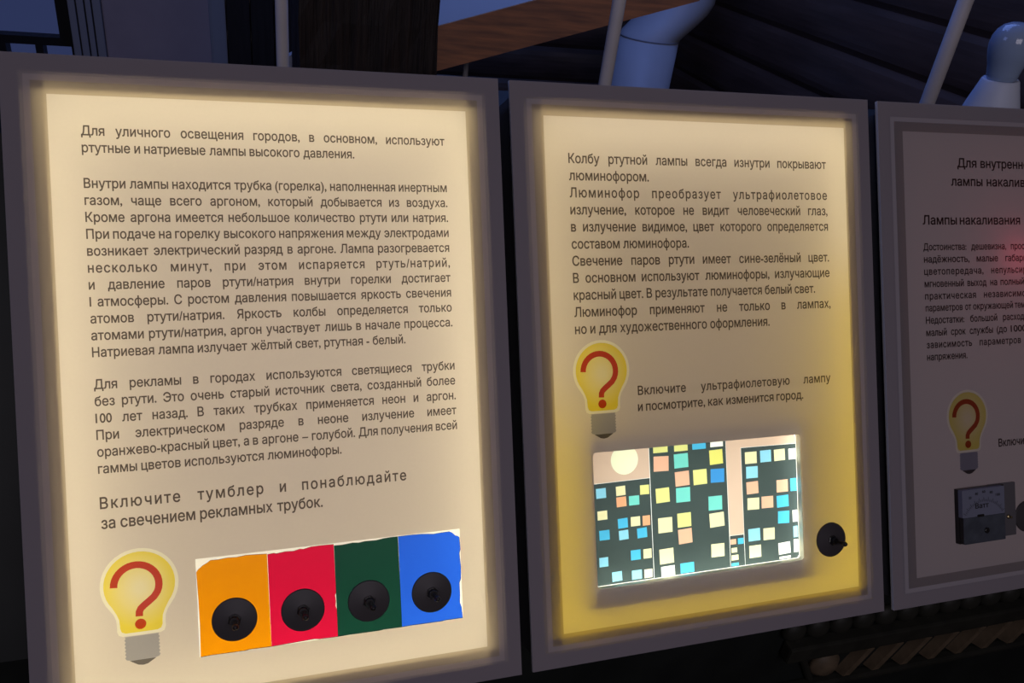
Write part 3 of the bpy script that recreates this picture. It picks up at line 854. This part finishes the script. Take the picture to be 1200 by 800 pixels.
# ------------------------------------------------------------------ bulb lamp on the cabinet's rear shelf
m_porc = mat('white_porcelain', (0.52, 0.56, 0.66), 0.5, spec=0.3)
m_glass = mat('pale_blue_opal_glass', (0.28, 0.36, 0.50), 0.10, spec=0.5)
bl = thing('bulb_lamp', 'frosted light bulb in a white cone holder behind the right panel', 'lamp', (1.093, 0.99, 1.3185), (0, R(-6), 0))
bm = bmesh.new(); lathe(bm, [(0.0445, 0.006), (0.0435, 0.02), (0.0410, 0.042), (0.0385, 0.052), (0.0320, 0.072), (0.0262, 0.0905), (0.0245, 0.0925), (0.019, 0.089)], 48)
obj('holder', bm, m_porc, bl, True)
bm = bmesh.new(); lathe(bm, [(0.016, 0.088), (0.0215, 0.094), (0.0228, 0.102), (0.0250, 0.112), (0.0282, 0.122), (0.0306, 0.132), (0.0312, 0.142), (0.0298, 0.152), (0.0258, 0.161), (0.0190, 0.168), (0.0100, 0.172), (0, 0.173)], 48)
obj('glass_bulb', bm, m_glass, bl, True)

# ------------------------------------------------------------------ poles behind the panels
m_pole = mat('white_painted_tube', (0.60, 0.57, 0.58), 0.45, noise=0.1, scale=25)
def pole(x, y, rad, label):
    t = thing('pole', label, 'pole', (x, y, 0), group='white poles behind the panels')
    bm = bmesh.new(); lathe(bm, [(rad, 0.008), (rad, ZC - 0.008)], 28); obj('tube', bm, m_pole, t, True)
    bm = bmesh.new(); lathe(bm, [(rad * 2.6, 0), (rad * 2.6, 0.006), (rad * 1.2, 0.012), (rad * 1.15, 0.03), (rad, 0.03)], 28); obj('foot_flange', bm, m_pole, t)
    bm = bmesh.new(); lathe(bm, [(rad, ZC - 0.03), (rad * 1.15, ZC - 0.03), (rad * 1.2, ZC - 0.012), (rad * 2.6, ZC - 0.006), (rad * 2.6, ZC)], 28); obj('top_flange', bm, m_pole, t)
pole(0.055, 1.35, 0.0096, 'thin white pole beside the dark timber post, above the left panel')
pole(0.603, 1.35, 0.0115, 'white pole in front of the pale duct, above the middle panel')
pole(1.315, 1.35, 0.0145, 'white pole next to the light bulb, above the right panel')

# ------------------------------------------------------------------ dark timber post
m_post = mat('old_dark_timber', (0.030, 0.019, 0.014), 0.55, scale=6, stretch=(14, 14, 0.6), col2=(0.010, 0.007, 0.006), bump=0.9)
bm = bmesh.new(); px0, px1, py0, py1 = 0.103, 0.378, 1.70, 1.98
nz, sec = 34, 28
rings = []
for k in range(nz + 1):
    z = ZC * k / nz; ring = []
    for j in range(sec):
        t = j / sec * 4; s = int(t); u = t - s
        c = [(px0, py0), (px1, py0), (px1, py1), (px0, py1)]
        x = c[s][0] + (c[(s + 1) % 4][0] - c[s][0]) * u; y = c[s][1] + (c[(s + 1) % 4][1] - c[s][1]) * u
        wob = 0.004 * math.sin(k * 0.9 + j * 2.1) + jit(0.005)
        cxp, cyp = (px0 + px1) / 2, (py0 + py1) / 2
        ring.append(bm.verts.new((x + wob * (1 if x > cxp else -1), y + wob * (1 if y > cyp else -1), z)))
    rings.append(ring)
for a, b_ in zip(rings, rings[1:]):
    for j in range(sec): bm.faces.new((a[j], a[(j + 1) % sec], b_[(j + 1) % sec], b_[j]))
bm.faces.new(rings[0]); bm.faces.new(rings[-1]); bmesh.ops.recalc_face_normals(bm, faces=bm.faces[:])
tag(obj('timber_post', bm, m_post), 'thick dark weathered timber post behind the left panel', 'post')

# ------------------------------------------------------------------ white board by the post
bm = bmesh.new()
q = [(0.0945, 0), (0.30, 0), (0.30, 1.28), (0.0945, 1.153)]
v1 = [bm.verts.new((x, 2.02, z)) for x, z in q]; v2 = [bm.verts.new((x, 2.05, z)) for x, z in q]
bm.faces.new(v1); bm.faces.new(v2[::-1])
for k in range(4): bm.faces.new((v1[k], v1[(k + 1) % 4], v2[(k + 1) % 4], v2[k]))
bmesh.ops.recalc_face_normals(bm, faces=bm.faces[:])
tag(obj('white_board', bm, mat('white_board_paint', (0.55, 0.56, 0.6), 0.5)), 'white board standing behind the dark timber post', 'board')

# ------------------------------------------------------------------ display table with white top and wooden edge
m_top = mat('white_laminate', (0.36, 0.36, 0.37), 0.45)
m_wood = mat('brown_edge_wood', (0.50, 0.20, 0.085), 0.5, scale=8, stretch=(1, 1, 10), col2=(0.26, 0.12, 0.065))
def wcam(px, py, sd):
    return CAM + M @ Vector(((px - 600) / 950, (py - 400) / 950, 1)) * sd
SD = 1.99
T0 = wcam(512, 30.8, SD); T1 = wcam(832, -54.6, SD); TH = 48.5 * SD / 950 / 0.93
depth = Vector((-0.06, 0.62, 0.0))
tb = thing('display_table', 'white-topped sloping table with a wooden edge behind the panels', 'table', (T0.x, T0.y, 0))
O_ = Vector((T0.x, T0.y, 0)); T0 = T0 - O_; T1 = T1 - O_
TQ = [T0, T1, T1 + depth, T0 + depth]
def prism(bm, pts, dn0, dn1):
    """solid between the outline lowered by dn0 and by dn1"""
    a = [bm.verts.new((p.x, p.y, p.z - dn0)) for p in pts]; b = [bm.verts.new((p.x, p.y, p.z - dn1)) for p in pts]
    bm.faces.new(a[::-1]); bm.faces.new(b)
    for i in range(len(pts)): bm.faces.new((a[i], a[(i + 1) % len(pts)], b[(i + 1) % len(pts)], b[i]))
    bmesh.ops.recalc_face_normals(bm, faces=bm.faces[:])
cen = sum(TQ, Vector()) / 4
inn = [cen + (p - cen) * 0.985 for p in TQ]
bm = bmesh.new(); prism(bm, inn, 0, 0.03); obj('tabletop', bm, m_top, tb)
bm = bmesh.new()
for i in range(4):
    prism(bm, [TQ[i], TQ[(i + 1) % 4], inn[(i + 1) % 4], inn[i]], 0.001, TH)
obj('wooden_edge', bm, m_wood, tb)
m_leg = mat('grey_metal_leg', (0.35, 0.34, 0.36), 0.4)
def table_leg(x, y, rr_, m_, lab=None):
    t = (x - O_.x - T0.x) / (T1.x - T0.x); zt = T0.z + (T1.z - T0.z) * t - 0.03
    bm = bmesh.new(); lathe(bm, [(rr_, 0), (rr_, zt)], 14, Matrix.Translation((x - O_.x, y - O_.y, 0)))
    o = obj('leg', bm, m_, tb)
    if lab: o['label'] = lab
l0 = wat(545.8, 82, O_.y + 0.12); table_leg(l0.x, l0.y, 0.007, m_leg, 'thin pale leg')
table_leg(0.46, O_.y + 0.52, 0.012, m_black)
for yy in (O_.y + 0.12, O_.y + 0.46): table_leg(0.4467 * yy, yy, 0.012, m_black)

# ------------------------------------------------------------------ pale ventilation duct with elbow
m_duct = mat('pale_grey_duct', (0.46, 0.48, 0.52), 0.45, noise=0.1, scale=6)
dx, dy, dr_ = 1.65, 3.32, 0.128
dz = 1.035
dt = thing('ventilation_duct', 'thick pale pipe with an elbow beside the middle pole', 'duct', (dx, dy, 0))
bm = bmesh.new(); tube(bm, [(0, 0, 0.0), (0, 0, dz)], dr_, 40)
obj('riser', bm, m_duct, dt, True)
bm = bmesh.new(); rings = []
for x_, z_, k_ in ((0, dz + 0.002, 1), (0.012, dz + 0.02, 1.03), (0.06, dz + 0.07, 1.06), (0.10, dz + 0.115, 1.06), (0.125, dz + 0.16, 1.03), (0.13, dz + 0.21, 1), (0.13, ZC, 1)):
    rings.append([bm.verts.new((x_ + dr_ * k_ * math.cos(2 * math.pi * j / 44), dr_ * math.sin(2 * math.pi * j / 44), z_)) for j in range(44)])
for a, b_ in zip(rings, rings[1:]):
    for j in range(44): bm.faces.new((a[j], a[(j + 1) % 44], b_[(j + 1) % 44], b_[j]))
bm.faces.new(rings[-1]); bmesh.ops.recalc_face_normals(bm, faces=bm.faces[:])
obj('elbow', bm, m_duct, dt, True)
bm = bmesh.new(); lathe(bm, [(dr_ + 0.0005, dz - 0.003), (dr_ + 0.002, dz - 0.002), (dr_ + 0.002, dz + 0.002), (dr_ + 0.0005, dz + 0.003)], 44, cap=False); obj('seam_collar', bm, mat('grey_seam', (0.24, 0.25, 0.29), 0.6), dt, True)
